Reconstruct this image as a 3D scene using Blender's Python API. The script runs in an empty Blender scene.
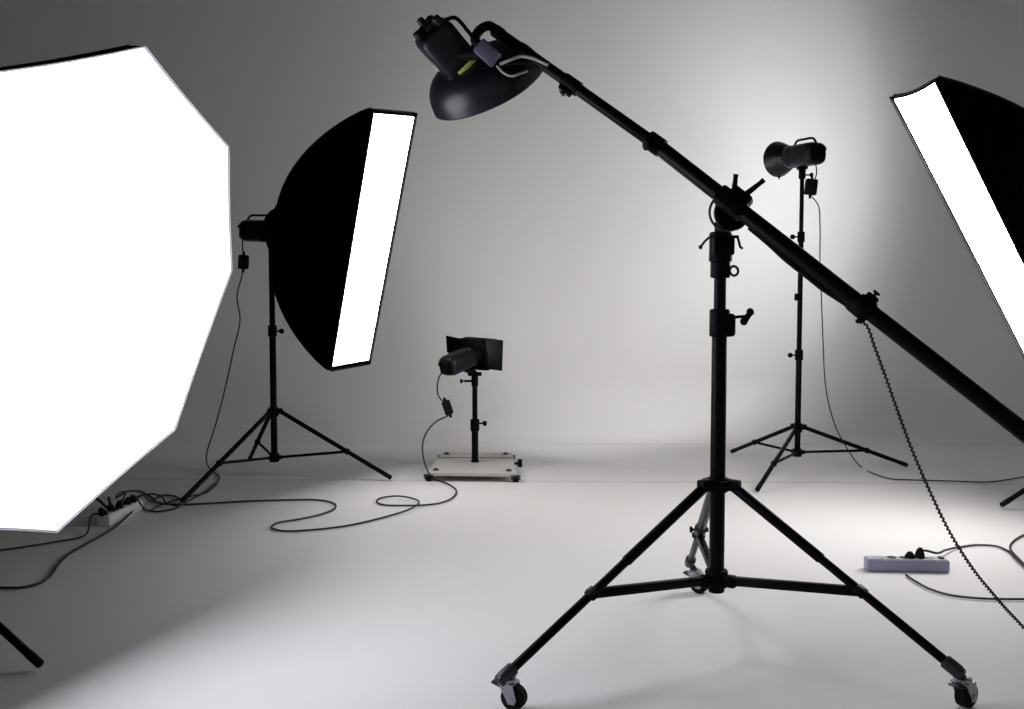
import bpy, bmesh, math, random
from mathutils import Vector, Matrix

random.seed(4)
S = bpy.context.scene
COL = S.collection
PI = math.pi

# ------------------------------------------------------------------ camera
FOC = 1027.0
PITCH = math.atan(64.5 / FOC)
CAM = Vector((0, 0, 1.0))
FWD = Vector((0, math.cos(PITCH), -math.sin(PITCH)))
UPV = Vector((0, math.sin(PITCH), math.cos(PITCH)))
RGT = Vector((1, 0, 0))


def ray(px, py):
    return FWD + RGT * ((px - 512) / FOC) + UPV * (-(py - 354.5) / FOC)


def W(px, py, Y):
    """point of the studio seen at a photo pixel, at distance Y along the floor"""
    r = ray(px, py)
    return CAM + r * (Y / r.y)


def FL(px, py, z=0.0):
    r = ray(px, py)
    return CAM + r * ((z - CAM.z) / r.z)


def pix(P):
    q = Vector(P) - CAM
    d = q.dot(FWD)
    return 512 + FOC * q.x / d, 354.5 - FOC * q.dot(UPV) / d


cd = bpy.data.cameras.new('camera')
cam = bpy.data.objects.new('camera', cd)
COL.objects.link(cam)
cam.location = CAM
cam.rotation_euler = (PI / 2 - PITCH, 0, 0)
cd.sensor_width = 36.0
cd.lens = 36.0 * FOC / 1024.0
cd.clip_end = 100
S.camera = cam

# ------------------------------------------------------------------ materials


def mat(name, col, rough=0.5, metal=0.0, spec=0.5, bump=0.0, bscale=200.0, var=0.0, vscale=3.0):
    m = bpy.data.materials.new(name)
    m.use_nodes = True
    nt = m.node_tree
    b = nt.nodes['Principled BSDF']
    b.inputs['Base Color'].default_value = (*col, 1)
    b.inputs['Roughness'].default_value = rough
    b.inputs['Metallic'].default_value = metal
    b.inputs['Specular IOR Level'].default_value = spec
    tc = nt.nodes.new('ShaderNodeTexCoord')
    if var > 0:
        n = nt.nodes.new('ShaderNodeTexNoise')
        n.inputs['Scale'].default_value = vscale
        n.inputs['Detail'].default_value = 5
        nt.links.new(tc.outputs['Object'], n.inputs['Vector'])
        mx = nt.nodes.new('ShaderNodeMix')
        mx.data_type = 'RGBA'
        mx.inputs[6].default_value = (*[c * (1 - var) for c in col], 1)
        mx.inputs[7].default_value = (*[min(1, c * (1 + var)) for c in col], 1)
        nt.links.new(n.outputs['Fac'], mx.inputs[0])
        nt.links.new(mx.outputs[2], b.inputs['Base Color'])
    if bump > 0:
        n2 = nt.nodes.new('ShaderNodeTexNoise')
        n2.inputs['Scale'].default_value = bscale
        n2.inputs['Detail'].default_value = 3
        nt.links.new(tc.outputs['Object'], n2.inputs['Vector'])
        bp = nt.nodes.new('ShaderNodeBump')
        bp.inputs['Strength'].default_value = bump
        bp.inputs['Distance'].default_value = 0.002
        nt.links.new(n2.outputs['Fac'], bp.inputs['Height'])
        nt.links.new(bp.outputs['Normal'], b.inputs['Normal'])
    return m


def emis(name, col, strength):
    """translucent diffuser cloth lit from inside by its flash"""
    m = bpy.data.materials.new(name)
    m.use_nodes = True
    nt = m.node_tree
    b = nt.nodes['Principled BSDF']
    b.inputs['Base Color'].default_value = (0.8, 0.8, 0.8, 1)
    b.inputs['Roughness'].default_value = 0.9
    b.inputs['Emission Color'].default_value = (*col, 1)
    b.inputs['Emission Strength'].default_value = strength
    return m


M = {
    'black': mat('black_powder_coat', (0.002, 0.002, 0.0025), 0.5, 0, 0.07, 0.05, 900, 0.3, 30),
    'tube': mat('black_anodised_tube', (0.002, 0.002, 0.0025), 0.4, 0, 0.08, 0, 1, 0.2, 20),
    'fabric': mat('black_softbox_cloth', (0.0015, 0.0015, 0.0016), 0.95, 0, 0.03, 0.15, 700, 0.2, 15),
    'edge': mat('dark_grey_hem', (0.02, 0.02, 0.022), 0.9, 0, 0.1, 0.2, 600, 0.1, 20),
    'rubber': mat('black_rubber', (0.008, 0.008, 0.008), 0.8, 0, 0.1, 0.1, 400, 0.2, 20),
    'cord': mat('dark_cord', (0.030, 0.026, 0.024), 0.6, 0, 0.25, 0, 1, 0.2, 40),
    'cordgrey': mat('pale_grey_cord', (0.30, 0.30, 0.30), 0.5, 0, 0.3, 0, 1, 0.1, 40),
    'steel': mat('zinc_plated_steel', (0.36, 0.36, 0.39), 0.3, 0.85, 0.5, 0, 1, 0.2, 60),
    'darksteel': mat('gunmetal', (0.035, 0.035, 0.040), 0.4, 0.5, 0.5, 0, 1, 0.2, 60),
    'shell': mat('navy_black_lamp_shell', (0.007, 0.007, 0.011), 0.42, 0, 0.28, 0.05, 700, 0.2, 20),
    'shellgrey': mat('slate_grey_casting', (0.10, 0.10, 0.15), 0.45, 0.2, 0.4, 0.05, 500, 0.15, 30),
    'dish': mat('satin_black_dish', (0.006, 0.006, 0.010), 0.36, 0, 0.4, 0, 1, 0.15, 8),
    'dishin': mat('white_dish_lining', (0.75, 0.75, 0.75), 0.5, 0, 0.4, 0, 1, 0.03, 8),
    'silver': mat('silver_reflector_lining', (0.7, 0.7, 0.7), 0.35, 0.8, 0.5, 0, 1, 0.05, 8),
    'board': mat('pale_painted_board', (0.55, 0.53, 0.50), 0.55, 0, 0.3, 0.1, 60, 0.06, 12),
    'strip': mat('grey_white_plastic', (0.50, 0.50, 0.54), 0.4, 0, 0.4, 0, 1, 0.04, 20),
    'stripwhite': mat('white_plastic', (0.7, 0.69, 0.67), 0.4, 0, 0.4, 0, 1, 0.04, 20),
    'stripside': mat('lilac_grey_plastic', (0.30, 0.30, 0.42), 0.4, 0, 0.4, 0, 1, 0.04, 20),
    'socket': mat('dark_socket', (0.02, 0.02, 0.022), 0.5),
    'lime': mat('lime_label', (0.55, 0.62, 0.12), 0.5, 0, 0.3, 0, 1, 0.35, 160),
    'octa': emis('octabox_diffuser_cloth', (0.89, 0.88, 1.0), 5.3),
    'stripl': emis('strip_diffuser_cloth', (1.0, 0.99, 0.985), 10.5),
    'stripr': emis('strip_diffuser_cloth_warm', (1.0, 0.985, 0.975), 16.5),
}

# ------------------------------------------------------------------ mesh builder


def frame(o, z, up=(0, 0, 1)):
    z = Vector(z).normalized()
    up = Vector(up)
    if abs(z.dot(up.normalized())) > 0.995:
        up = Vector((0, 1, 0))
    x = up.cross(z).normalized()
    y = z.cross(x).normalized()
    m = Matrix((x, y, z)).transposed().to_4x4()
    m.translation = Vector(o)
    return m


class MB:
    def __init__(self):
        self.bm = bmesh.new()

    def ring(self, c, ax, r, n, up=(0, 0, 1)):
        f = frame(c, ax, up)
        return [self.bm.verts.new(f @ Vector((r * math.cos(2 * PI * k / n), r * math.sin(2 * PI * k / n), 0))) for k in range(n)]

    def skin(self, a, b):
        n = len(a)
        for k in range(n):
            try:
                self.bm.faces.new((a[k], a[(k + 1) % n], b[(k + 1) % n], b[k]))
            except ValueError:
                pass

    def cap(self, a, flip=False):
        try:
            self.bm.faces.new(a[::-1] if flip else a)
        except ValueError:
            pass

    def cyl(self, p0, p1, r0, r1=None, n=20, bev=0.0):
        p0, p1 = Vector(p0), Vector(p1)
        r1 = r0 if r1 is None else r1
        d = p1 - p0
        L = d.length
        prof = [(0, r0), (L, r1)]
        if bev > 0:
            b = min(bev, L * 0.45, r0 * 0.6, r1 * 0.6)
            prof = [(0, r0 - b), (b * 0.3, r0 - b * 0.3), (b, r0), (L - b, r1), (L - b * 0.3, r1 - b * 0.3), (L, r1 - b)]
        self.lathe(p0, d, prof, n)
        return self

    def lathe(self, o, ax, prof, n=24, caps=True, up=(0, 0, 1)):
        """prof: list of (distance along axis, radius)"""
        ax = Vector(ax).normalized()
        f = frame(o, ax, up)
        rings = []
        for (h, r) in prof:
            rings.append([self.bm.verts.new(f @ Vector((r * math.cos(2 * PI * k / n), r * math.sin(2 * PI * k / n), h))) for k in range(n)])
        for a, b in zip(rings, rings[1:]):
            self.skin(a, b)
        if caps:
            self.cap(rings[0], True)
            self.cap(rings[-1])
        return self

    def box(self, c, size, f=None, bev=0.0, seg=2, taper=1.0):
        b = bmesh.new()
        bmesh.ops.create_cube(b, size=1.0)
        for v in b.verts:
            t = taper if v.co.z > 0 else 1.0
            v.co = Vector((v.co.x * size[0] * t, v.co.y * size[1] * t, v.co.z * size[2]))
        if bev > 0:
            bmesh.ops.bevel(b, geom=list(b.edges), offset=min(bev, min(size) * 0.45), segments=seg, affect='EDGES', profile=0.5)
        m = (f if f is not None else Matrix.Identity(4)) @ Matrix.Translation(Vector(c))
        self.add(b, m)
        return self

    def add(self, b, m):
        vs = {}
        for v in b.verts:
            vs[v] = self.bm.verts.new(m @ v.co)
        for fc in b.faces:
            try:
                self.bm.faces.new([vs[v] for v in fc.verts])
            except ValueError:
                pass
        b.free()

    def ball(self, c, r, sc=(1, 1, 1), f=None, n=16):
        b = bmesh.new()
        bmesh.ops.create_uvsphere(b, u_segments=n, v_segments=n // 2 + 2, radius=r)
        m = (f if f is not None else Matrix.Identity(4))
        m = Matrix.Translation(Vector(c)) @ m @ Matrix.Diagonal((*sc, 1))
        self.add(b, m)
        return self

    def tube(self, pts, r, n=10, rfun=None):
        pts = [Vector(p) for p in pts]
        rings = []
        prev = None
        N = len(pts)
        for i, p in enumerate(pts):
            t = (pts[min(i + 1, N - 1)] - pts[max(i - 1, 0)])
            if t.length < 1e-9:
                continue
            t.normalize()
            if prev is None:
                a = Vector((0, 0, 1)) if abs(t.z) < 0.9 else Vector((1, 0, 0))
                x = a.cross(t).normalized()
            else:
                x = (prev - t * prev.dot(t)).normalized()
            prev = x
            y = t.cross(x)
            rr = r if rfun is None else rfun(i / (N - 1))
            rings.append([self.bm.verts.new(p + (x * math.cos(2 * PI * k / n) + y * math.sin(2 * PI * k / n)) * rr) for k in range(n)])
        for a, b in zip(rings, rings[1:]):
            self.skin(a, b)
        self.cap(rings[0], True)
        self.cap(rings[-1])
        return self

    def torus(self, c, ax, R, r, a0=0, a1=2 * PI, n=36, m=8, up=(0, 0, 1)):
        f = frame(c, ax, up)
        full = abs(a1 - a0 - 2 * PI) < 1e-6
        pts = [f @ Vector((R * math.cos(a0 + (a1 - a0) * k / n), R * math.sin(a0 + (a1 - a0) * k / n), 0)) for k in range(n + 1)]
        if full:
            rings = []
            for k in range(n):
                an = a0 + (a1 - a0) * k / n
                d = f.to_3x3() @ Vector((math.cos(an), math.sin(an), 0))
                z = f.to_3x3() @ Vector((0, 0, 1))
                rings.append([self.bm.verts.new(pts[k] + (d * math.cos(2 * PI * j / m) + z * math.sin(2 * PI * j / m)) * r) for j in range(m)])
            for k in range(n):
                self.skin(rings[k], rings[(k + 1) % n])
        else:
            self.tube(pts, r, m)
        return self

    def build(self, name, material, parent=None, angle=35):
        off = origin_of(parent) if parent else Vector((0, 0, 0))
        bmesh.ops.recalc_face_normals(self.bm, faces=list(self.bm.faces))
        me = bpy.data.meshes.new(name)
        for v in self.bm.verts:
            v.co -= off
        self.bm.to_mesh(me)
        self.bm.free()
        for p in me.polygons:
            p.use_smooth = True
        me.set_sharp_from_angle(angle=math.radians(angle))
        mats = material if isinstance(material, (list, tuple)) else [material]
        for mm in mats:
            me.materials.append(mm)
        o = bpy.data.objects.new(name, me)
        COL.objects.link(o)
        if parent:
            o.parent = parent
        return o


def origin_of(o):
    v = Vector((0, 0, 0))
    while o is not None:
        v += o.location
        o = o.parent
    return v


def thing(name, label, cat, loc, group=None):
    o = bpy.data.objects.new(name, None)
    o.empty_display_size = 0.1
    COL.objects.link(o)
    o.location = Vector(loc)
    o['label'] = label
    o['category'] = cat
    if group:
        o['group'] = group
    return o


def struct(o):
    o['kind'] = 'structure'
    return o


def lerp(a, b, t):
    return Vector(a) * (1 - t) + Vector(b) * t


def spline(pts, sub=10):
    pts = [Vector(p) for p in pts]
    out = []
    P = [pts[0] * 2 - pts[1]] + pts + [pts[-1] * 2 - pts[-2]]
    for i in range(1, len(P) - 2):
        p0, p1, p2, p3 = P[i - 1], P[i], P[i + 1], P[i + 2]
        # centripetal parametrisation keeps loops tidy
        t0 = 0
        t1 = t0 + max((p1 - p0).length, 1e-4) ** 0.5
        t2 = t1 + max((p2 - p1).length, 1e-4) ** 0.5
        t3 = t2 + max((p3 - p2).length, 1e-4) ** 0.5
        for k in range(sub):
            t = t1 + (t2 - t1) * k / sub
            a1 = p0 * ((t1 - t) / (t1 - t0)) + p1 * ((t - t0) / (t1 - t0))
            a2 = p1 * ((t2 - t) / (t2 - t1)) + p2 * ((t - t1) / (t2 - t1))
            a3 = p2 * ((t3 - t) / (t3 - t2)) + p3 * ((t - t2) / (t3 - t2))
            b1 = a1 * ((t2 - t) / (t2 - t0)) + a2 * ((t - t0) / (t2 - t0))
            b2 = a2 * ((t3 - t) / (t3 - t1)) + a3 * ((t - t1) / (t3 - t1))
            out.append(b1 * ((t2 - t) / (t2 - t1)) + b2 * ((t - t1) / (t2 - t1)))
    out.append(pts[-1])
    return out


# ------------------------------------------------------------------ the cove
COVE_Y, COVE_R = 6.72, 0.42
WALL_Y = COVE_Y + COVE_R


def paint_mat(name, col, seams):
    m = mat(name, col, 0.62, 0, 0.25, 0.06, 90, 0.02, 1.3)
    if seams:
        nt = m.node_tree
        b = nt.nodes['Principled BSDF']
        src = b.inputs['Base Color'].links[0].from_socket
        tc = nt.nodes.new('ShaderNodeTexCoord')
        sp = nt.nodes.new('ShaderNodeSeparateXYZ')
        nt.links.new(tc.outputs['Object'], sp.inputs[0])
        # the seam runs a little askew and wavers
        nz = nt.nodes.new('ShaderNodeTexNoise')
        nz.inputs['Scale'].default_value = 0.9
        nt.links.new(tc.outputs['Object'], nz.inputs['Vector'])
        wob = nt.nodes.new('ShaderNodeMath'); wob.operation = 'MULTIPLY'
        wob.inputs[1].default_value = 0.05
        nt.links.new(nz.outputs['Fac'], wob.inputs[0])
        skx = nt.nodes.new('ShaderNodeMath'); skx.operation = 'MULTIPLY_ADD'
        skx.inputs[1].default_value = 0.03
        nt.links.new(sp.outputs['X'], skx.inputs[0]); nt.links.new(sp.outputs['Y'], skx.inputs[2])
        ad = nt.nodes.new('ShaderNodeMath'); ad.operation = 'ADD'
        nt.links.new(skx.outputs[0], ad.inputs[0]); nt.links.new(wob.outputs[0], ad.inputs[1])
        last = src
        for (y0, wd, dark) in seams:
            s = nt.nodes.new('ShaderNodeMath'); s.operation = 'SUBTRACT'; s.inputs[1].default_value = y0
            nt.links.new(ad.outputs[0], s.inputs[0])
            a = nt.nodes.new('ShaderNodeMath'); a.operation = 'ABSOLUTE'
            nt.links.new(s.outputs[0], a.inputs[0])
            mr = nt.nodes.new('ShaderNodeMapRange')
            mr.inputs['From Min'].default_value = 0
            mr.inputs['From Max'].default_value = wd
            mr.inputs['To Min'].default_value = dark
            mr.inputs['To Max'].default_value = 0
            nt.links.new(a.outputs[0], mr.inputs['Value'])
            mx = nt.nodes.new('ShaderNodeMix'); mx.data_type = 'RGBA'
            mx.inputs[7].default_value = (0.25, 0.24, 0.23, 1)
            nt.links.new(mr.outputs[0], mx.inputs[0]); nt.links.new(last, mx.inputs[6])
            last = mx.outputs[2]
        nt.links.new(last, b.inputs['Base Color'])
    return m


FLOORC = (0.80, 0.785, 0.775)
M['floor'] = paint_mat('floor_paint', FLOORC, [(5.36, 0.03, 0.28), (6.70, 0.05, 0.15)])
M['wall'] = paint_mat('wall_paint', FLOORC, [])

mb = MB()
X0, X1 = -4.0, 3.75
M['darkblock'] = paint_mat('charcoal_light_blocker', (0.06, 0.055, 0.055), [])  # dark tone for the added left wall and ceiling, to soak up light
CEIL = 3.6
v = [mb.bm.verts.new(p) for p in ((X0, -2.5, 0), (X1, -2.5, 0), (X1, COVE_Y, 0), (X0, COVE_Y, 0),
                                  (X0, -2.5, -0.06), (X1, -2.5, -0.06), (X1, COVE_Y, -0.06), (X0, COVE_Y, -0.06))]
for q in ((0, 1, 2, 3), (7, 6, 5, 4), (0, 4, 5, 1), (1, 5, 6, 2), (2, 6, 7, 3), (3, 7, 4, 0)):
    mb.bm.faces.new([v[i] for i in q])
struct(mb.build('floor', M['floor']))

mb = MB()
prof = []
for k in range(17):
    a = (PI / 2) * k / 16
    prof.append((COVE_Y + COVE_R * math.sin(a), COVE_R * (1 - math.cos(a))))
prof.append((WALL_Y, CEIL))
outer = [(WALL_Y + 0.08, CEIL), (WALL_Y + 0.08, -0.06), (COVE_Y, -0.06)]
loop = prof + outer
A = [mb.bm.verts.new((X0, y, z)) for y, z in loop]
B = [mb.bm.verts.new((X1, y, z)) for y, z in loop]
mb.skin(A, B)
mb.cap(A, True)
mb.cap(B)
struct(mb.build('wall_back', M['wall'], angle=30))

for nm, xa, xb, mt in (('added_wall_left', X0 - 0.08, X0, 'darkblock'), ('added_wall_right', X1, X1 + 0.08, 'wall')):  # added out of view: left one blocks ambient light, right one bounces it
    mb = MB()
    mb.box(((xa + xb) / 2, (WALL_Y + 0.08 - 2.5) / 2, (CEIL - 0.06) / 2), (0.08, WALL_Y + 2.58, CEIL + 0.06))
    struct(mb.build(nm, M[mt]))
mb = MB()
mb.box(((X0 + X1) / 2, (WALL_Y + 0.08 - 2.5) / 2, CEIL + 0.04), (X1 - X0 + 0.16, WALL_Y + 2.58, 0.08))
struct(mb.build('added_ceiling', M['darkblock']))  # added above the view to darken the top of the back wall

# ------------------------------------------------------------------ stands


def knob(mb, p, d, L=0.03, r=0.011):
    d = Vector(d).normalized()
    p = Vector(p)
    mb.cyl(p, p + d * L * 0.6, r * 0.35, n=10)
    mb.lathe(p + d * L * 0.55, d, [(0, r * 0.5), (0.003, r), (L * 0.4, r), (L * 0.48, r * 0.6)], 12)


def light_stand(label, feet, base, collar_z, hub_z, top, group, joint=0.58, joints=(), rt=(0.0175, 0.014, 0.011), knobdir=(1, -0.3, 0)):
    """three-legged folding stand; base=(x,y) of the pole, feet on the floor"""
    x, y = base
    t = thing('light_stand', label, 'light stand', (x, y, 0), group)
    c = lambda z: Vector((x, y, z))
    zs = [hub_z] + list(joints) + [top]
    names = ['lower_tube', 'middle_tube', 'upper_tube']
    if len(joints) == 1:
        names = ['lower_tube', 'upper_tube']
    for i in range(len(zs) - 1):
        m = MB()
        m.cyl(c(zs[i] - (0.02 if i else 0)), c(zs[i + 1]), rt[i], n=18, bev=0.002)
        m.build(names[i], M['tube'], t)
    for i, z in enumerate(joints):
        m = MB()
        m.cyl(c(z - 0.03), c(z + 0.03), rt[i] + 0.006, n=18, bev=0.004)
        o = m.build('collar', M['black'], t)
        k = MB()
        d = Vector(knobdir).normalized()
        knob(k, c(z) + d * (rt[i] + 0.004), d, 0.045, 0.013)
        k.build('knob', M['black'], o)
    m = MB()
    m.cyl(c(collar_z - 0.03), c(collar_z + 0.022), rt[0] + 0.008, n=18, bev=0.004)
    lug = []
    for f in feet:
        d = (Vector((f[0] - x, f[1] - y, 0))).normalized()
        m.box((0, 0, 0), (0.02, 0.03, 0.03), frame(c(collar_z) + d * 0.034, (0, 0, 1), d), 0.003)
        lug.append(c(collar_z - 0.004) + d * 0.042)
    m.build('leg_collar', M['black'], t)
    m = MB()
    m.cyl(c(hub_z - 0.025), c(hub_z + 0.02), rt[0] + 0.009, n=18, bev=0.004)
    for f in feet:
        d = (Vector((f[0] - x, f[1] - y, 0))).normalized()
        m.box((0, 0, 0), (0.016, 0.026, 0.022), frame(c(hub_z) + d * 0.03, (0, 0, 1), d), 0.003)
    m.build('hub', M['black'], t)
    for f, l in zip(feet, lug):
        f = Vector((f[0], f[1], 0.014))
        d = (f - l).normalized()
        m = MB()
        m.cyl(l, f - d * 0.02, 0.0115, n=14, bev=0.002)
        o = m.build('leg', M['tube'], t)
        k = MB()
        k.cyl(f - d * 0.055, f - d * 0.004, 0.0125, 0.0120, n=14, bev=0.004)
        k.build('rubber_foot', M['rubber'], o)
        j = lerp(l, f, joint)
        h = c(hub_z) + Vector((d.x, d.y, 0)).normalized() * 0.034
        m = MB()
        m.cyl(h, j, 0.0075, n=12)
        m.ball(j, 0.017, n=12)
        m.build('brace', M['tube'], t)
    return t


# right background stand
cR = (1.597, 5.73)
hR = W(798, 452, cR[1]).z
stand_bg = light_stand('slim black tripod light stand behind the boom, holding the head with a round reflector',
                       [FL(731, 454), FL(908, 468), FL(757, 493)], (W(797.5, 440, cR[1]).x, cR[1]), W(798, 427, cR[1]).z, hR,
                       W(798, 172, cR[1]).z, 'light stands', 0.6,
                       [W(798, 355, cR[1]).z, W(798, 237, cR[1]).z], (0.0165, 0.014, 0.0115), (-1, -0.3, 0))
# a ring on the pole
m = MB()
pz = W(798, 297, cR[1])
m.cyl(pz + Vector((0, 0, -0.02)), pz + Vector((0, 0, 0.02)), 0.02, n=18, bev=0.004)
m.build('cable_clip', M['black'], stand_bg)

# left strip-box stand
yL = 5.43
cL = (W(273.5, 400, yL).x, yL)
stand_strip = light_stand('black tripod light stand under the upright strip softbox beside the huge octabox',
                          [FL(182, 504), FL(392, 481), FL(249, 463)], cL, W(273, 411, yL).z, W(276, 457, yL).z,
                          W(273, 236, yL).z, 'light stands', 0.6, [W(273, 331, yL).z], (0.0175, 0.015, 0.012), (1, -0.4, 0))

# stand of the octabox (only a foot shows) and of the right strip box
stand_octa = light_stand('black light stand with one foot showing below the huge octabox',
                         [FL(42, 671), (-2.33, 3.30), (-2.15, 2.30)], (-1.86, 2.93), 0.36, 0.14, 1.06, 'light stands', 0.6, [0.75],
                         (0.019, 0.016, 0.013))
stand_right = light_stand('black light stand with one foot showing at the right edge, below the tilted softbox',
                          [FL(1000, 509), (3.05, 4.50), (2.50, 3.78)], (2.60, 4.32), 0.40, 0.14, 1.50, 'light stands', 0.6, [0.85],
                          (0.0175, 0.015, 0.012))

# ------------------------------------------------------------------ boom stand
bx, by = W(716.5, 570, 2.762).x, 2.762
bc = lambda z: Vector((bx, by, z))
boomstand = thing('boom_stand', 'heavy black boom stand on three caster wheels in the middle of the floor', 'boom stand', (bx, by, 0))
zb = lambda py: W(717, py, by).z
hubz, colz = zb(579), zb(483)
m = MB(); m.cyl(bc(hubz - 0.01), bc(zb(322)), 0.0205, n=28, bev=0.002); m.build('lower_tube', M['tube'], boomstand)
m = MB(); m.cyl(bc(zb(326)), bc(zb(262)), 0.0165, n=24, bev=0.002); m.build('upper_tube', M['tube'], boomstand)
# collar with t-knob
m = MB()
m.cyl(bc(zb(337)), bc(zb(309)), 0.0275, n=24, bev=0.006)
m.box((0.022, -0.006, zb(325)), (0.036, 0.036, 0.062), Matrix.Translation((bx, by, 0)), 0.010, 3)
cl = m.build('collar', M['black'], boomstand)
m = MB()
kp = bc(zb(317)) + Vector((0.038, -0.01, 0))
m.cyl(kp, kp + Vector((0.03, -0.004, 0.002)), 0.0045, n=10)
m.tube([kp + Vector((0.022, -0.004, -0.014)), kp + Vector((0.030, -0.005, -0.004)), kp + Vector((0.036, -0.006, 0.006)), kp + Vector((0.042, -0.006, 0.016))],
       0.009, 12, lambda t: 0.0055 + 0.0055 * abs(2 * t - 1) ** 0.7)
m.ball(kp + Vector((0.024, -0.004, -0.012)), 0.0105, n=12)
m.ball(kp + Vector((0.040, -0.006, 0.014)), 0.0105, n=12)
m.build('tightening_knob', M['black'], cl)

# castors and legs
cast = [FL(508, 708), FL(962, 708), FL(695, 592)]
m = MB()
m.cyl(bc(colz - 0.024), bc(colz + 0.016), 0.029, n=26, bev=0.005)
m.cyl(bc(colz - 0.006), bc(colz + 0.010), 0.043, n=26, bev=0.004)
lug = []
for c in cast:
    d = Vector((c.x - bx, c.y - by, 0)).normalized()
    m.box((0, 0, 0), (0.03, 0.044, 0.03), frame(bc(colz - 0.002) + d * 0.042, (0, 0, 1), d), 0.005)
    lug.append(bc(colz - 0.008) + d * 0.05)
m.build('leg_collar', M['black'], boomstand)
m = MB()
m.cyl(bc(hubz - 0.022), bc(hubz + 0.028), 0.031, n=26, bev=0.006)
m.cyl(bc(hubz - 0.036), bc(hubz - 0.018), 0.022, n=20, bev=0.004)
for c in cast:
    d = Vector((c.x - bx, c.y - by, 0)).normalized()
    m.box((0, 0, 0), (0.03, 0.042, 0.032), frame(bc(hubz) + d * 0.036, (0, 0, 1), d), 0.006)
m.build('hub', M['black'], boomstand)

for i, c in enumerate(cast):
    d = Vector((c.x - bx, c.y - by, 0)).normalized()
    side = Vector((-d.y, d.x, 0))
    if i < 2:
        foot = W((505, 955)[i], (676, 669)[i], c.y - 0.005)
    else:
        foot = W(690, 562, c.y - 0.01)
    l = lug[i]
    u = (foot - l).normalized()
    Lg = (foot - l).length
    m = MB()
    if i < 2:
        m.cyl(l, lerp(l, foot, 0.42), 0.0140, n=18, bev=0.002)
        m.cyl(lerp(l, foot, 0.38), foot, 0.0115, n=18, bev=0.002)
    else:
        m.cyl(l, lerp(l, foot, 0.55), 0.0145, n=18, bev=0.002)
        m.cyl(lerp(l, foot, 0.50), foot, 0.0105, n=18, bev=0.002)
        m.cyl(lerp(l, foot, 0.52), lerp(l, foot, 0.58), 0.019, n=18, bev=0.003)
    leg = m.build('leg', M['tube'] if i < 2 else M['darksteel'], boomstand)
    if i == 2:
        leg['label'] = 'gunmetal telescoping rear leg'
        k = MB()
        kk = lerp(l, foot, 0.55)
        knob(k, kk + side * 0.012, side, 0.020, 0.010)
        k.cyl(kk - side * 0.024, kk + side * 0.014, 0.007, n=10)
        k.build('leveling_knob', M['black'], leg)
    # foot clamp, down to the swivel axis
    m = MB()
    m.cyl(foot - u * 0.030, foot + u * 0.014, 0.0172, n=18, bev=0.005)
    m.box((0, 0, 0), (0.027, 0.030, 0.034), frame(foot + u * 0.006, u, side), 0.008, 3)
    axis_top = Vector((c.x, c.y, 0.073))
    m.cyl(foot + u * 0.012, axis_top, 0.010, n=14)
    m.build('foot_clamp', M['darksteel'], leg)
    # castor: plate, fork, wheel
    trail = (Vector((0.92, -0.38, 0)), Vector((0.80, 0.55, 0)), Vector((0.85, -0.5, 0)))[i].normalized()
    ax = Vector((-trail.y, trail.x, 0))
    wr = 0.030
    wc = Vector((c.x, c.y, wr)) + trail * 0.016
    m = MB()
    m.lathe(Vector((c.x, c.y, 0.066)), (0, 0, 1), [(-0.006, 0.019), (0, 0.022), (0.008, 0.021), (0.013, 0.012)], 18)
    for s in (-1, 1):
        p = [Vector((c.x, c.y, 0.064)) - trail * 0.016 + ax * s * 0.0205, Vector((c.x, c.y, 0.064)) + trail * 0.020 + ax * s * 0.0205,
             wc + trail * 0.013 + ax * s * 0.0205, wc + trail * 0.008 - Vector((0, 0, 0.012)) + ax * s * 0.0205,
             wc - trail * 0.008 - Vector((0, 0, 0.012)) + ax * s * 0.0205, wc - trail * 0.013 + ax * s * 0.0205]
        q0 = [m.bm.verts.new(v + ax * 0.0012) for v in p]
        q1 = [m.bm.verts.new(v - ax * 0.0012) for v in p]
        m.skin(q0, q1); m.cap(q0); m.cap(q1, True)
    m.box((0, 0, 0), (0.043, 0.040, 0.004), frame(Vector((c.x, c.y, 0.0645)) + trail * 0.002, (0, 0, 1), trail), 0.001)
    m.cyl(wc - ax * 0.0235, wc + ax * 0.0235, 0.007, n=12)
    fk = m.build('caster', M['steel'], boomstand)
    m = MB()
    m.lathe(wc - ax * 0.016, ax, [(0, 0.010), (0, wr - 0.006), (0.004, wr), (0.028, wr), (0.032, wr - 0.006), (0.032, 0.010)], 28)
    m.build('wheel', M['rubber'], fk)
    m = MB()
    bt = Vector((c.x, c.y, 0.058)) - trail * 0.022
    m.box((0, 0, 0), (0.030, 0.034, 0.006), frame(bt, Vector((trail.x * 0.35, trail.y * 0.35, 1)), trail), 0.002)
    m.build('brake_pedal', M['darksteel'], fk)
    # brace
    if i < 2:
        j = W((590, 861)[i], (594, 592)[i], 0)if False else None
        best = min((abs(pix(lerp(l, foot, t))[1] - (593, 591)[i]), t) for t in [x / 200 for x in range(40, 180)])[1]
        j = lerp(l, foot, best)
    else:
        j = lerp(l, foot, 0.62)
    h = bc(hubz + 0.002) + d * 0.045
    e = (j - h).normalized()
    m = MB()
    m.box((0, 0, 0), (0.020, 0.024, (j - h).length), frame((h + j) / 2, e, (0, 0, 1)), 0.003)
    m.cyl(j - side * 0.02, j + side * 0.02, 0.009, n=12, bev=0.002)
    m.box((0, 0, 0), (0.024, 0.030, 0.030), frame(j, u, side), 0.005)
    m.build('brace', M['tube'], boomstand)

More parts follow.
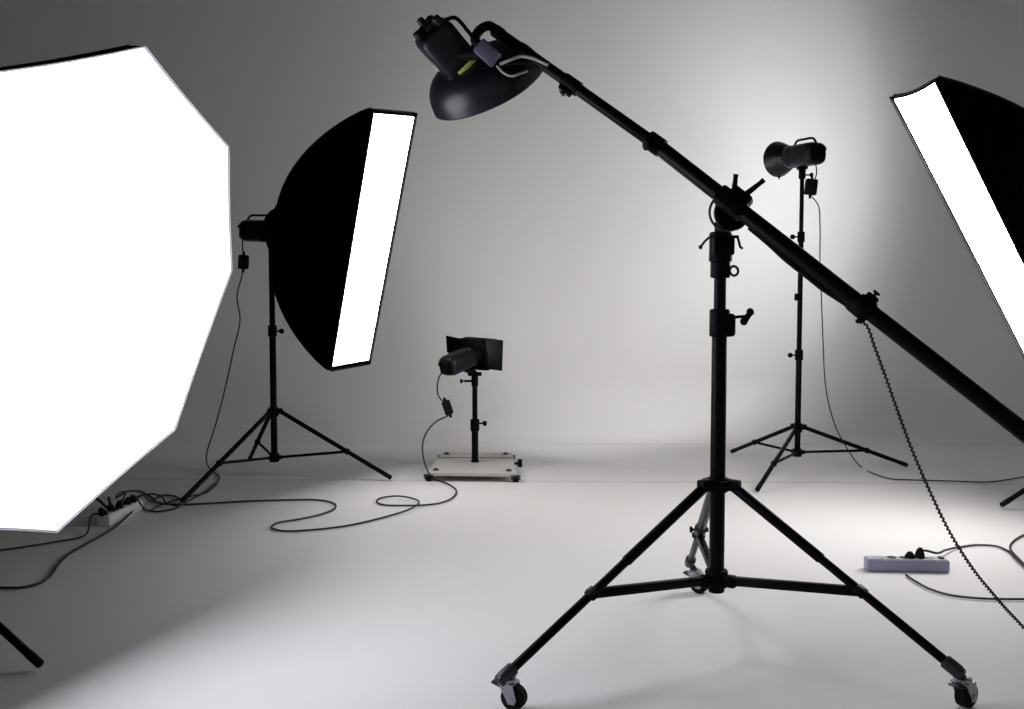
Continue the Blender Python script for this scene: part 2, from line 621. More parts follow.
# receiver on top of the column
m = MB()
m.cyl(bc(zb(278)), bc(zb(259)), 0.0265, n=24, bev=0.004)
m.cyl(bc(zb(262)), bc(zb(232)), 0.031, 0.030, n=24, bev=0.005)
m.box((0.004, -0.004, zb(246)), (0.058, 0.052, 0.052), Matrix.Translation((bx, by, 0)), 0.008, 3)
m.cyl(bc(zb(236)), bc(zb(222)), 0.017, n=20)
rc = m.build('receiver', M['black'], boomstand)
m = MB()
m.torus(bc(zb(271)) + Vector((0.034, -0.012, 0)), (0.3, -1, 0.1), 0.0125, 0.0036, n=24)
m.build('lock_ring', M['darksteel'], rc)
m = MB()
q = bc(zb(236)) + Vector((-0.028, -0.012, 0))
m.tube([q, q + Vector((-0.016, 0, -0.014)), q + Vector((-0.026, 0, -0.027))], 0.0032, 8)
m.ball(q + Vector((-0.028, 0, -0.030)), 0.006, n=10)
m.build('safety_pin', M['darksteel'], rc)
m = MB()
q = bc(zb(237)) + Vector((0.026, -0.014, 0))
m.box((0, 0, 0), (0.022, 0.012, 0.008), Matrix.Translation(q + Vector((0.008, 0, 0))), 0.002)
m.tube([q + Vector((0.016, 0, 0)), q + Vector((0.020, 0, -0.014)), q + Vector((0.023, 0, -0.026)), q + Vector((0.030, 0, -0.032))], 0.0035, 8)
m.build('release_lever', M['black'], rc)

# ------------------------------------------------------------------ boom arm
A0 = W(655, 144, 2.75)
B0 = W(1020, 429, 2.30)
bd = (B0 - A0).normalized()
tp = min((abs(pix(A0 + bd * (k / 1000))[0] - 731), k / 1000) for k in range(0, 1200))[1]
PV = A0 + bd * tp                      # where the clamp holds the boom
H0 = W(497, 32, 2.98)
boom = thing('lighting_boom', 'long black telescopic boom slanting down from the dish light to the right edge', 'boom arm', PV)
m = MB(); m.cyl(A0 - bd * 0.01, B0 + bd * 0.30, 0.0207, n=28, bev=0.002); m.build('outer_tube', M['tube'], boom)
hd = (H0 - A0).normalized()
m = MB(); m.cyl(A0 - hd * 0.03, H0, 0.0165, n=24, bev=0.004); m.build('inner_tube', M['tube'], boom)


def clip(p, d, r, L, kdir, parent, name='collar', kl=0.03):
    m = MB()
    m.cyl(p - d * L / 2, p + d * L / 2, r, n=24, bev=0.004)
    k = Vector(kdir); k = (k - d * k.dot(d)).normalized()
    m.box((0, 0, 0), (0.022, 0.022, L * 0.7), frame(p + k * r, d, k), 0.004)
    o = m.build(name, M['black'], parent)
    kk = MB()
    knob(kk, p + k * (r + 0.006), k, kl, 0.010)
    kk.build('knob', M['black'], o)
    return o


clip(A0, hd, 0.0250, 0.05, (-0.3, -1, -0.6), boom, kl=0.016)
pt = min((abs(pix(A0 + hd * (k / 1000))[0] - 571), k / 1000) for k in range(0, 1000))[1]
clip(A0 + hd * pt, hd, 0.0205, 0.06, (-0.2, -0.4, -1), boom, kl=0.012)
pt = min((abs(pix(A0 + bd * (k / 1000))[0] - 864), k / 1000) for k in range(0, 1200))[1]
C3 = A0 + bd * pt
clip(C3, bd, 0.0255, 0.045, (0.5, 0, 1), boom, kl=0.016)
m = MB()
m.cyl(C3 - bd * 0.05 + Vector((0, -0.004, -0.026)), C3 + bd * 0.005 + Vector((0, -0.004, -0.028)), 0.010, n=12, bev=0.003)
m.build('cable_strap', M['rubber'], boom)
m = MB()
m.cyl(H0 - hd * 0.01 - hd * 0.012, H0 + hd * 0.012, 0.0185, n=20, bev=0.004)
m.build('end_cap', M['rubber'], boom)

# swivel head of the stand: disc behind the boom, jaw round it, handles
sw_c = Vector((bx + 0.012, PV.y + 0.020, W(724, 215, by).z))
m = MB()
fr = Vector((0.12, -1, 0.05)).normalized()
m.lathe(sw_c + fr * -0.028, fr, [(0, 0.034), (0.004, 0.045), (0.018, 0.047), (0.024, 0.042), (0.028, 0.02)], 32)
m.box((0, 0, 0), (0.052, 0.030, 0.034), frame(bc(zb(226)) + Vector((0.006, 0.0, 0)), (0, 0, 1), (1, 0, 0)), 0.006)
sw = m.build('swivel_head', M['black'], boomstand)
m = MB()
m.torus(sw_c + fr * -0.006 + Vector((-0.014, 0, 0.0)), fr, 0.047, 0.0035, PI * 0.0, PI * 2, 40, 8)
m.build('swivel_ring', M['darksteel'], sw)
m = MB()
pn = bd.cross(Vector((0, 1, 0))).normalized()
if pn.z < 0:
    pn = -pn
fj = frame(PV, bd, pn)
m.box((0, 0, 0), (0.056, 0.050, 0.085), fj, 0.010, 3)
m.box((0.0, 0.030, 0.008), (0.040, 0.026, 0.060), fj, 0.006, 2)
jaw = m.build('boom_clamp', M['black'], boomstand)
m = MB()
bolt = sw_c + fr * 0.012 + Vector((-0.006, -0.016, -0.001))
m.lathe(bolt, fr, [(0, 0.011), (0.010, 0.011), (0.013, 0.007)], 8)
m.build('hinge_bolt', M['steel'], sw)
m = MB()
for (a, b) in (((733, 200), (736, 174)), ((740, 199), (764, 180))):
    p0 = W(a[0], a[1], PV.y - 0.012); p1 = W(b[0], b[1], PV.y - 0.020)
    m.tube([lerp(p0, p1, k / 6) for k in range(7)], 0.006, 12, lambda t: 0.0085 - 0.0030 * t + (0.0014 if t > 0.9 else 0))
hb = W(737, 199, PV.y - 0.012)
m.ball(hb, 0.014, (1.3, 1, 0.9), n=12)
m.build('clamp_handle', M['black'], jaw)

# ------------------------------------------------------------------ softboxes


def softbox(root, corners, nrm, ring_c, ring_r, dmat, lip=0.022, inset=0.012, expo=0.65, wexp=1.0, sub=14, sag=0.0, bulge=0.02, hem_r=0.0042, lining=False):
    """corners: polygon of the front opening (counter-clockwise from the front); ring_c: centre of the speed ring at the back"""
    n = len(corners)
    P = [Vector(c) for c in corners]
    N = Vector(nrm).normalized()
    cen = sum(P, Vector()) / n
    axv = ring_c - cen
    R = max((p - cen).length for p in P)
    s0 = ring_r / R

    def sect(s, extra=0.0, e=8):
        g = (max(0.0, 1 - s * s) / (1 - s0 * s0)) ** expo
        c = cen + axv * g
        out = []
        for k in range(n):
            a, b = P[k] - cen, P[(k + 1) % n] - cen
            for j in range(e):
                t = j / e
                d = a * (1 - t) + b * t
                # cloth between two rods is pulled a little inwards
                pull = 1 - sag * math.sin(PI * t) * (0.3 + 0.7 * s)
                Rk = d.length
                # narrow boxes keep a round speed ring at the back
                ringv = d.normalized() * ring_r
                w = (s - s0) / (1 - s0)
                out.append(c + ringv * (1 - w) + d * pull * w + N * extra)
        return out

    m = MB()
    rings = []
    for i in range(sub + 1):
        a = (PI / 2) * i / sub
        s = s0 + (1 - s0) * math.sin(a)
        rings.append([m.bm.verts.new(v) for v in sect(s)])
    # front lip standing forward of the cloth, folded back inside
    rings.append([m.bm.verts.new(v) for v in sect(1.0, lip)])
    inner = [cen + N * lip + (v - cen - N * lip) * (1 - inset / R * 0.7) for v in sect(1.0, lip)]
    rings.append([m.bm.verts.new(v) for v in inner])
    inner2 = [v - N * lip * 1.25 for v in inner]
    rings.append([m.bm.verts.new(v) for v in inner2])
    if lining:
        ml = MB()
        i1 = [cen + (v - cen) * 0.997 - N * 0.001 for v in inner]
        i2 = [v - N * lip * 0.9 for v in i1]
        i3 = [cen + (v - cen) * 0.996 for v in i2]
        i4 = [cen + (v - cen) * 0.996 for v in i1]
        L4 = [[ml.bm.verts.new(v) for v in q] for q in (i1, i2, i3, i4)]
        for a, b in zip(L4, L4[1:] + L4[:1]):
            ml.skin(a, b)
        ml.build('lip_lining', M['dishin'], root)
    # lining, so that the shell has thickness
    for i in range(sub - 1, -1, -1):
        a = (PI / 2) * i / sub
        s = s0 + (1 - s0) * math.sin(a)
        c = cen + axv * ((max(0.0, 1 - s * s) / (1 - s0 * s0)) ** expo)
        rings.append([m.bm.verts.new(c + (v - c) * 0.965 + N * 0.006) for v in sect(s)])
    for a, b in zip(rings, rings[1:]):
        m.skin(a, b)
    m.skin(rings[-1], rings[0])
    shell = m.build('cloth_shell', M['fabric'], root, angle=50)
    # rods along the corners, in the seams
    for k in range(n):
        pts = []
        for i in range(sub + 1):
            a = (PI / 2) * i / sub
            s = s0 + (1 - s0) * math.sin(a)
            pts.append(sect(s)[k * 8])
        m = MB(); m.tube(pts, 0.0045, 6)
        m.build('seam_rod', M['edge'], shell)
    # hem
    m = MB()
    hemo = sect(1.0, lip + 0.0005)
    m.tube(hemo + [hemo[0]], hem_r, 6)
    m.build('hem', M['dishin'] if lining else M['edge'], shell)
    # diffuser
    m = MB()
    q = [v - N * (lip * (0.8 if lining else 0.5)) for v in inner]
    cc = sum(q, Vector()) / len(q)
    lay = []
    for f in (1.0, 0.8, 0.6, 0.4, 0.2):
        lay.append([m.bm.verts.new(cc + (v - cc) * f + N * (bulge * 0.2 * (1 - f * f))) for v in q])
    for a, b in zip(lay, lay[1:]):
        m.skin(a, b)
    m.cap(lay[-1])
    bk = [m.bm.verts.new(v - N * 0.002) for v in q]
    m.skin(lay[0], bk)
    m.cap(bk, True)
    df = m.build('diffuser', dmat, root, angle=60)
    df['label'] = 'glowing white diffuser cloth'
    # speed ring
    m = MB()
    ax = axv.normalized()
    m.lathe(ring_c - ax * 0.012, ax, [(0, ring_r * 1.02), (0.022, ring_r * 1.02), (0.030, ring_r * 0.8), (0.030, ring_r * 0.55), (0, ring_r * 0.55)], 32)
    m.build('speed_ring', M['black'], root)
    return shell


def plane_pt(px, py, c, n):
    r = ray(px, py)
    t = (Vector(c) - CAM).dot(n) / r.dot(n)
    return CAM + r * t


# big octabox
OAZ, OTI = 1.27, -0.10
nO = Vector((math.sin(OAZ) * math.cos(OTI), -math.cos(OAZ) * math.cos(OTI), math.sin(OTI)))
cO = W(101, 289, 2.62)
po = [plane_pt(px, py, cO, nO) for px, py in ((145, 46), (229, 147), (232, 270), (175, 430), (57, 532.5), (-80, 530), (-134, 318), (-20, 74))]
ringO = cO - nO * 0.46 + Vector((0, 0, -0.10))
octa = thing('octabox', 'huge glowing white eight-sided softbox at the left edge', 'softbox', cO)
softbox(octa, [p - nO * 0.05 for p in po[::-1]], nO, ringO, 0.085, M['octa'], lip=0.05, inset=0.0005, sag=0.008, bulge=0.05, expo=1.0, hem_r=0.0015, lining=True)
# holder tying the ring to its stand
m = MB()
pole_top = Vector((-1.86, 2.93, 1.06))
m.cyl(ringO - nO * 0.01, ringO - nO * 0.10, 0.055, n=24, bev=0.006)
m.tube([ringO - nO * 0.09, lerp(ringO - nO * 0.09, pole_top, 0.5) + Vector((0, 0, 0.012)), pole_top + Vector((0, 0, 0.012))], 0.014, 10)
m.cyl(pole_top + Vector((0, 0, -0.035)), pole_top + Vector((0, 0, 0.035)), 0.022, n=18, bev=0.004)
m.build('mounting_bracket', M['black'], octa)

# left strip box
nL = Vector((0.8218636, -0.50025, -0.27256))
fcL = Vector((-0.696, 5.15, 1.234))
pl = [plane_pt(px, py, fcL, nL) for px, py in ((374, 109), (417, 113), (370, 364), (331, 371))]
ringL = W(277, 228, 5.43)
stripl = thing('strip_softbox', 'tall narrow lit softbox with black bowed sides, next to the huge octabox', 'softbox', fcL, 'strip softboxes')
softbox(stripl, [p - nL * 0.02 for p in pl[::-1]], nL, ringL, 0.10, M['stripl'], lip=0.02, inset=0.03, expo=0.84, sag=0.0)

# right strip box
nR = Vector((-0.86861079, -0.0797423, -0.48903626))
fcR = Vector((1.909, 4.2, 1.245))
cor = [plane_pt(px, py, fcR, nR) for px, py in ((890, 97), (934, 79))] + [Vector((2.228, 4.058, 0.701)), Vector((2.199, 4.389, 0.698))]
ringR = fcR + Vector((0.53, 0.05, 0.14))
stripr = thing('strip_softbox', 'narrow lit softbox cut by the right edge, tilted down steeply', 'softbox', fcR, 'strip softboxes')
softbox(stripr, [p - nR * 0.02 for p in cor[::-1]], nR, ringR, 0.08, M['stripr'], lip=0.02, inset=0.02, expo=0.95, sag=0.02)
m = MB()
pole_top = Vector((2.60, 4.32, 1.50))
m.cyl(ringR - nR * 0.01, ringR - nR * 0.10, 0.055, n=24, bev=0.006)
m.tube([ringR - nR * 0.09, pole_top + Vector((0, 0, 0.012))], 0.014, 10)
m.cyl(pole_top + Vector((0, 0, -0.035)), pole_top + Vector((0, 0, 0.035)), 0.022, n=18, bev=0.004)
m.build('mounting_bracket', M['black'], stripr)

# ------------------------------------------------------------------ flash heads


def flash_body(root, o, ax, r, L, up, mname='shell', handle=True, squash=1.0, e=0.62):
    """lamp housing from o backwards (against ax) for length L: ribbed rounded body, rear panel with dials, carrying handle"""
    ax = Vector(ax).normalized()
    f = frame(o, -ax, up)          # local +z runs to the back, local y towards 'up'
    m = MB()
    prof = [(0, 0.94), (0.012, 1.0), (L * 0.18, 1.0), (L * 0.19, 0.95), (L * 0.23, 0.95), (L * 0.24, 1.0), (L * 0.86, 1.0), (L * 0.95, 0.93), (L, 0.80)]
    rings = []
    n = 32
    for h, k in prof:
        ring = []
        for j in range(n):
            a = 2 * PI * j / n
            cx, cy = math.cos(a), math.sin(a)
            # rounded-square section
            sx = math.copysign(abs(cx) ** e, cx); sy = math.copysign(abs(cy) ** e, cy)
            ring.append(m.bm.verts.new(f @ Vector((r * k * sx, r * k * sy * squash, h))))
        rings.append(ring)
    for a, b in zip(rings, rings[1:]):
        m.skin(a, b)
    m.cap(rings[0], True); m.cap(rings[-1])
    body = m.build('body', M[mname], root)
    m = MB()
    m.box((0, 0, L + 0.003), (r * 1.35, r * 1.35 * squash, 0.008), f, 0.003)
    for (x, y, rr) in ((-0.45, 0.35, 0.16), (0.45, 0.35, 0.16), (0.0, -0.35, 0.2)):
        m.cyl(f @ Vector((x * r, y * r * squash, L + 0.006)), f @ Vector((x * r, y * r * squash, L + 0.022)), rr * r, n=14, bev=0.002)
    m.build('rear_panel', M['black'], body)
    if handle:
        m = MB()
        y0 = r * squash
        m.tube(spline([f @ Vector((0, y0 * 0.96, L * 0.12)), f @ Vector((0, y0 * 1.34, L * 0.2)), f @ Vector((0, y0 * 1.42, L * 0.5)),
                       f @ Vector((0, y0 * 1.34, L * 0.82)), f @ Vector((0, y0 * 0.9, L * 0.93))], 6), r * 0.10, 10)
        m.build('handle', M['black'], body)
    return f, body


# --- boom head with deep dish
rc_ = W(487.5, 88.5, 3.16)                 # centre of the dish mouth
rv = (rc_ - CAM).normalized()
im_r = RGT; im_d = -UPV
axB = (rv * 0.47 + (im_r * 0.40 + im_d * 0.91) * 0.88).normalized()      # way the dish looks
axS = (rv * 0.52 + (im_r * 0.64 + im_d * 0.77) * 0.85).normalized()      # long axis of the lamp housing
headB = thing('flash_head', 'dark flash head with a deep black dish at the upper end of the boom', 'studio flash', rc_, 'studio flash heads')
DR, DD = 0.181, 0.108
m = MB()
prof = []
K = 16
for k in range(K + 1):
    t = k / K * PI / 2
    rr = 0.050 + (DR - 0.050) * math.sin(t) ** 0.70
    zz = -DD * math.cos(t) ** 0.95
    prof.append((zz, rr))
prof += [(0.003, DR + 0.0005), (0.005, DR - 0.001), (0.002, DR - 0.004)]
for k in range(K, -1, -1):
    h, rr = prof[k]
    prof.append((h + 0.004, max(0.035, rr - 0.005)))
m.lathe(rc_, axB, prof, 56, caps=False)
dish = m.build('dish_reflector', M['dish'], headB, angle=50)
bF = W(461, 67, (rc_ - axB * (DD + 0.01)).y - 0.02)         # front end of the lamp housing
m = MB()
m.lathe(bF - axS * 0.004, axS, [(0, 0.052), (0.006, 0.058), (0.030, 0.058), (0.050, 0.050)], 32)
m.build('dish_mount', M['black'], headB)
upB = (im_r * 0.78 - im_d * 0.62)
LB = 0.145
fB, bodyB = flash_body(headB, bF, axS, 0.058, LB, upB, 'shell', True, 1.0, 0.42)
m = MB()
sg = 1 if (fB.to_3x3() @ Vector((1, 0, 0))).dot(rv) < 0 else -1
m.box((sg * 0.0575, 0.012, 0.010), (0.005, 0.072, 0.014), fB, 0.002, 2)
m.build('label_strip', M['lime'], bodyB)
# rear dials cluster sticking out of the back
m = MB()
m.box((-0.015, 0.012, LB + 0.007), (0.07, 0.05, 0.02), fB, 0.006)
m.cyl(fB @ Vector((0.03, 0.03, LB)), fB @ Vector((0.03, 0.03, LB + 0.027)), 0.013, n=14, bev=0.003)
m.cyl(fB @ Vector((-0.035, 0.0, LB)), fB @ Vector((-0.035, 0.0, LB + 0.033)), 0.011, n=14, bev=0.003)
m.cyl(fB @ Vector((0.0, -0.035, LB)), fB @ Vector((0.0, -0.035, LB + 0.023)), 0.013, n=14, bev=0.003)
m.build('control_dials', M['shell'], bodyB)
# tilt bracket: slate block, arm to the boom end, thin wire
m = MB()
blk = W(487.5, 53, 2.93)
fb = frame(blk, (im_r * 0.74 + im_d * 0.67).normalized(), -rv)
m.box((0, 0, 0), (0.046, 0.046, 0.066), fb, 0.006, 2)
brk = m.build('tilt_bracket', M['shellgrey'], headB)
m = MB()
m.tube(spline([blk + fb.to_3x3() @ Vector((0, 0, -0.03)), W(475, 39, 2.94), W(481, 29, 2.955), W(490, 26, 2.97), H0 + hd * -0.004]), 0.0135, 12)
m.tube(spline([W(499, 63, 2.945), W(515, 62, 2.95), W(532, 63, 2.94), W(548, 69, 2.915)]), 0.009, 10)
m.cyl(blk, bF - axS * 0.045, 0.018, n=16)
m.build('bracket_arm', M['black'], brk)
m = MB()
m.tube(spline([W(500, 64, 2.91), W(510, 60, 2.90), W(520, 56.5, 2.90), W(532, 58, 2.89), W(548, 65, 2.87)]), 0.0045, 8)
m.tube(spline([W(497, 66, 2.92), W(504, 73, 2.91), W(512, 76, 2.90), W(520, 73.5, 2.90), W(527, 71, 2.93)]), 0.0035, 8)
m.build('cord_loop', M['cordgrey'], brk)

# --- head on the right background stand
aR = Vector((-0.36, 0.93, 0.02)).normalized()
pR = Vector((stand_bg.location.x, cR[1], W(798, 156, cR[1]).z))
headR = thing('flash_head', 'black flash head with a round metal reflector, seen from behind on the slim stand', 'studio flash', pR, 'studio flash heads')
fR, bodyR = flash_body(headR, pR + aR * 0.07 + Vector((-0.02, 0, 0)), aR, 0.066, 0.235, (0, 0, 1), 'shell', True, 0.92)
m = MB()
o = pR + aR * 0.07 + Vector((-0.02, 0, 0))
m.lathe(o, aR, [(0, 0.058), (0.02, 0.060), (0.03, 0.068), (0.11, 0.098), (0.12, 0.101), (0.118, 0.095), (0.035, 0.062), (0.03, 0.02)], 40)
rf = m.build('reflector', M['dish'], headR)
m = MB()
q = o + aR * 0.108 + Vector((0, 0, -0.093))
m.cyl(q + Vector((0, 0, 0.004)), q + Vector((0, 0, -0.020)), 0.010, 0.004, n=10)
m.build('reflector_latch', M['black'], rf)
m = MB()
m.cyl(pR + Vector((0, 0, -0.055)), pR + Vector((0, 0, -0.125)), 0.019, n=18, bev=0.004)
m.box((0, 0, -0.06), (0.05, 0.06, 0.03), Matrix.Translation(pR), 0.006)
kb = pR + Vector((0.016, -0.01, -0.105))
knob(m, kb, (1, -0.2, 0), 0.04, 0.012)
m.build('tilt_bracket', M['black'], headR)

# --- head behind the left strip box
axL = (fcL - ringL).normalized()
headL = thing('flash_head', 'small dark flash head with a carrying handle behind the tall narrow softbox', 'studio flash', ringL, 'studio flash heads')
fH, bodyL = flash_body(headL, ringL - axL * 0.02 + Vector((0, 0, -0.02)), (axL.x, axL.y, axL.z * 0.3), 0.058, 0.20, (0, 0, 1), 'shell', True, 1.0)
m = MB()
tp_ = Vector((cL[0], cL[1], W(273, 236, yL).z))
m.cyl(tp_ + Vector((0, 0, -0.05)), tp_ + Vector((0, 0, 0.012)), 0.019, n=18, bev=0.004)
knob(m, tp_ + Vector((-0.016, -0.012, -0.02)), (-1, -0.5, 0), 0.035, 0.012)
m.build('tilt_bracket', M['black'], headL)

# --- dolly with a short pole and a barn-door head
dl, dr = FL(427, 472, 0.050), FL(517, 473, 0.050)
br, bl = FL(512, 452.5, 0.050), FL(441, 452.5, 0.050)
cD = (dl + dr + br + bl) / 4
dolly = thing('dolly', 'low pale square board on casters beside the small barn-door light', 'dolly', (cD.x, cD.y, 0))
m = MB()
cs = [dl, dr, br, bl]


def inset(c, k):
    return cD + (c - cD) * k


lo = [m.bm.verts.new(Vector((c.x, c.y, 0.030))) for c in cs]
l2 = [m.bm.verts.new(Vector((c.x, c.y, 0.046))) for c in cs]
hi = [m.bm.verts.new(Vector((inset(c, 0.985).x, inset(c, 0.985).y, 0.050))) for c in cs]
m.skin(lo, l2); m.skin(l2, hi); m.cap(lo, True); m.cap(hi)
brd = m.build('board', M['board'], dolly)
m = MB()
a, b = lerp(inset(dl, 0.98), inset(bl, 0.98), 0.72), lerp(inset(dr, 0.98), inset(br, 0.98), 0.72)
a.z = b.z = 0.0502
m.box((0, 0, 0), (0.012, 0.004, (b - a).length), frame((a + b) / 2, b - a, (0, 0, 1)), 0.001)
m.build('board_joint', M['darksteel'], brd)
for c in cs:
    q = inset(c, 0.82)
    m = MB()
    m.lathe(Vector((q.x, q.y, 0.049)), (0, 0, 1), [(0, 0.017), (0.004, 0.017), (0.008, 0.011), (0.011, 0.010), (0.012, 0.004)], 16)
    m.build('bolt', M['darksteel'], brd)
    q = inset(c, 0.97)
    m = MB()
    m.lathe(Vector((q.x - 0.016, q.y, 0.017)), (1, 0, 0), [(0, 0.008), (0, 0.013), (0.004, 0.017), (0.028, 0.017), (0.032, 0.013), (0.032, 0.008)], 22)
    w = m.build('wheel', M['rubber'], dolly)
    m = MB()
    m.box((q.x, q.y, 0.0325), (0.050, 0.030, 0.008), None, 0.002)
    for k in (-1, 1):
        m.box((q.x + k * 0.022, q.y, 0.024), (0.004, 0.018, 0.022), None, 0.001)
    m.cyl((q.x - 0.025, q.y, 0.017), (q.x + 0.025, q.y, 0.017), 0.004, n=10)
    m.build('fork', M['darksteel'], w)
# corner bumper roller
m = MB()
q = FL(520, 463, 0.045)
m.cyl((q.x, q.y, 0.022), (q.x, q.y, 0.066), 0.013, n=16, bev=0.004)
m.box((q.x - 0.022, q.y, 0.042), (0.05, 0.018, 0.014), None, 0.002)
m.build('bumper_roller', M['rubber'], dolly)

yP = FL(475, 462, 0.050).y
xP = FL(475, 462, 0.050).x
pole = thing('short_light_stand', 'short black pole standing on the pale dolly board', 'light stand', (xP, yP, 0.0505), 'light stands')
zp = lambda py: W(474, py, yP).z
m = MB()
m.cyl((xP, yP, 0.0505), (xP, yP, 0.060), 0.024, n=26, bev=0.004)
m.cyl((xP, yP, 0.056), (xP, yP, zp(424)), 0.0185, n=20, bev=0.002)
m.build('lower_tube', M['tube'], pole)
m = MB()
m.cyl((xP, yP, zp(428)), (xP, yP, zp(378)), 0.0145, n=18, bev=0.002)
m.build('upper_tube', M['tube'], pole)
m = MB()
m.cyl((xP, yP, zp(431)), (xP, yP, zp(419)), 0.025, n=20, bev=0.004)
c_ = m.build('collar', M['black'], pole)
m = MB()
knob(m, (xP + 0.02, yP - 0.006, zp(423)), (1, -0.2, 0), 0.045, 0.014)
m.build('knob', M['black'], c_)

aC = Vector((0.60, 0.78, 0.24)).normalized()
pC = Vector((xP, yP - 0.01, zp(360)))
headC = thing('flash_head', 'black flash head with barn doors on the short pole above the dolly', 'studio flash', pC, 'studio flash heads')
oC = W(468, 357, yP)
fC, bodyC = flash_body(headC, oC + aC * 0.02, aC, 0.058, 0.21, (0, 0, 1), 'shell', False, 0.95)
m = MB()
m.cyl(Vector((xP, yP, zp(386))), Vector((xP, yP, zp(372))), 0.019, n=18, bev=0.004)
m.box((xP, yP, zp(374)), (0.075, 0.04, 0.02), None, 0.004)
m.box((xP - 0.03, yP, zp(381)), (0.06, 0.016, 0.012), None, 0.003)
m.tube([Vector((xP, yP, zp(373))), oC - aC * 0.06 + Vector((0, 0, -0.04))], 0.016, 10)
knob(m, (xP - 0.05, yP - 0.004, zp(381)), (-1, 0, 0), 0.03, 0.012)
m.build('tilt_bracket', M['black'], headC)
# square reflector frame with four leaves
fcx = frame(oC + aC * 0.055, aC, (0, 0, 1))
m = MB()
m.lathe(oC + aC * 0.015, aC, [(0, 0.056), (0.03, 0.062), (0.045, 0.074)], 32)
for s in (-1, 1):
    m.box((s * 0.082, 0, 0.0), (0.014, 0.178, 0.018), fcx, 0.002)
    m.box((0, s * 0.082, 0.0), (0.178, 0.014, 0.018), fcx, 0.002)
m.box((0, 0, -0.010), (0.172, 0.172, 0.004), fcx, 0.001)
fr_ = m.build('barn_door_frame', M['black'], headC)


def leaf(pts, nm='barn_door'):
    m = MB()
    P = [Vector(p) for p in pts]
    n = (P[1] - P[0]).cross(P[2] - P[0]).normalized() * 0.0015
    a = [m.bm.verts.new(p + n) for p in P]
    b = [m.bm.verts.new(p - n) for p in P]
    m.skin(a, b); m.cap(a); m.cap(b, True)
    return m.build(nm, M['fabric'], headC)


g = lambda px, py, dy: W(px, py, yP + dy)
leaf([g(446, 335.5, 0.10), g(463, 339, 0.06), g(464, 366, 0.06), g(447, 352, 0.10)])
leaf([g(464, 337, 0.06), g(502, 340, 0.20), g(502, 371, 0.20), g(465, 366, 0.06)])
fin = leaf([g(496, 340, 0.19), g(503, 340.5, 0.24), g(502, 370, 0.24), g(496, 369, 0.19)])
leaf([g(463, 338, 0.07), g(494, 339, 0.17), g(497, 339.2, 0.30), g(468, 337, 0.24)])
leaf([g(466, 366, 0.07), g(494, 369, 0.17), g(497, 370, 0.28), g(470, 367, 0.24)])

# ------------------------------------------------------------------ power strips and cords


def power_strip(label, c, d, L, wdt=0.055, h=0.042, n=5, side='stripside', cover='strip'):
    d = Vector(d).normalized()
    t = thing('power_strip', label, 'power strip', c, 'power strips')
    f = frame(Vector((c.x, c.y, 0)), (0, 0, 1), Vector((-d.y, d.x, 0)))   # local x along d? x = up x z
    fx = f.to_3x3() @ Vector((1, 0, 0))
    m = MB()
    m.box((0, 0, h / 2 + 0.001), (L, wdt, h), f, 0.006, 3)
    body = m.build('body', M[side], t)
    m = MB()
    m.box((0, 0, h + 0.002), (L * 0.97, wdt * 0.82, 0.004), f, 0.002)
    m.build('top_cover', M[cover], body)
    for k in range(n):
        x = (k - (n - 1) / 2) * L * 0.15 - L * 0.03
        m = MB()
        m.cyl(f @ Vector((x, 0, h + 0.0035)), f @ Vector((x, 0, h + 0.006)), 0.016, n=18)
        m.build('socket', M['socket'] if k in (1, 2) else M['strip'], body)
    m = MB()
    m.box((L * 0.42, 0, h + 0.006), (0.018, 0.024, 0.008), f, 0.003)
    m.build('switch', M['socket'], body)
    return t, f


psR_c = (FL(868, 572) + FL(951, 573.5)) / 2 + Vector((0, 0.03, 0))
psR_d = FL(951, 574) - FL(868, 572.5)
psR, fPR = power_strip('lilac-grey power strip lying on the floor to the right of the boom stand', psR_c, psR_d, psR_d.length)
psL_c = FL(121, 518)
psL_d = FL(138, 509) - FL(102, 527)
psL, fPL = power_strip('pale power strip full of black plugs on the floor below the octabox', psL_c, psL_d, 0.34, 0.06, 0.045, side='stripwhite', cover='stripwhite')


def plug(m, p, tilt=(0, 0, 1), r=0.017, L=0.045):
    t = Vector(tilt).normalized()
    m.lathe(Vector(p), t, [(0, r), (L * 0.45, r), (L * 0.75, r * 0.75), (L, r * 0.4)], 14)


def cord(label, pts, r=0.0052, material='cord', blocks=(), plugs=(), sub=10, group='cords on the floor'):
    P = spline(pts, sub)
    t = thing('power_cable', label, 'cord', (P[0].x, P[0].y, 0) if P[0].z > P[-1].z else tuple(P[0]), group)
    t.location.z = 0
    m = MB()
    m.tube(P, r * 0.82, 8)
    cb = m.build('cable', M[material], t)
    for (p, d, sz) in blocks:
        m = MB()
        m.box((0, 0, 0), sz, frame(p, d), 0.008, 3)
        dd = Vector(d).normalized()
        m.cyl(Vector(p) + dd * sz[2] * 0.45, Vector(p) + dd * sz[2] * 0.75, r * 2.2, r * 1.1, n=10)
        m.cyl(Vector(p) - dd * sz[2] * 0.45, Vector(p) - dd * sz[2] * 0.75, r * 2.2, r * 1.1, n=10)
        m.build('inline_switch', M['rubber'], t)
    for (p, tl) in plugs:
        m = MB()
        plug(m, p, tl)
        m.build('plug', M['rubber'], t)
    return t


zf = 0.0065
F = lambda px, py, z=zf: FL(px, py, z)

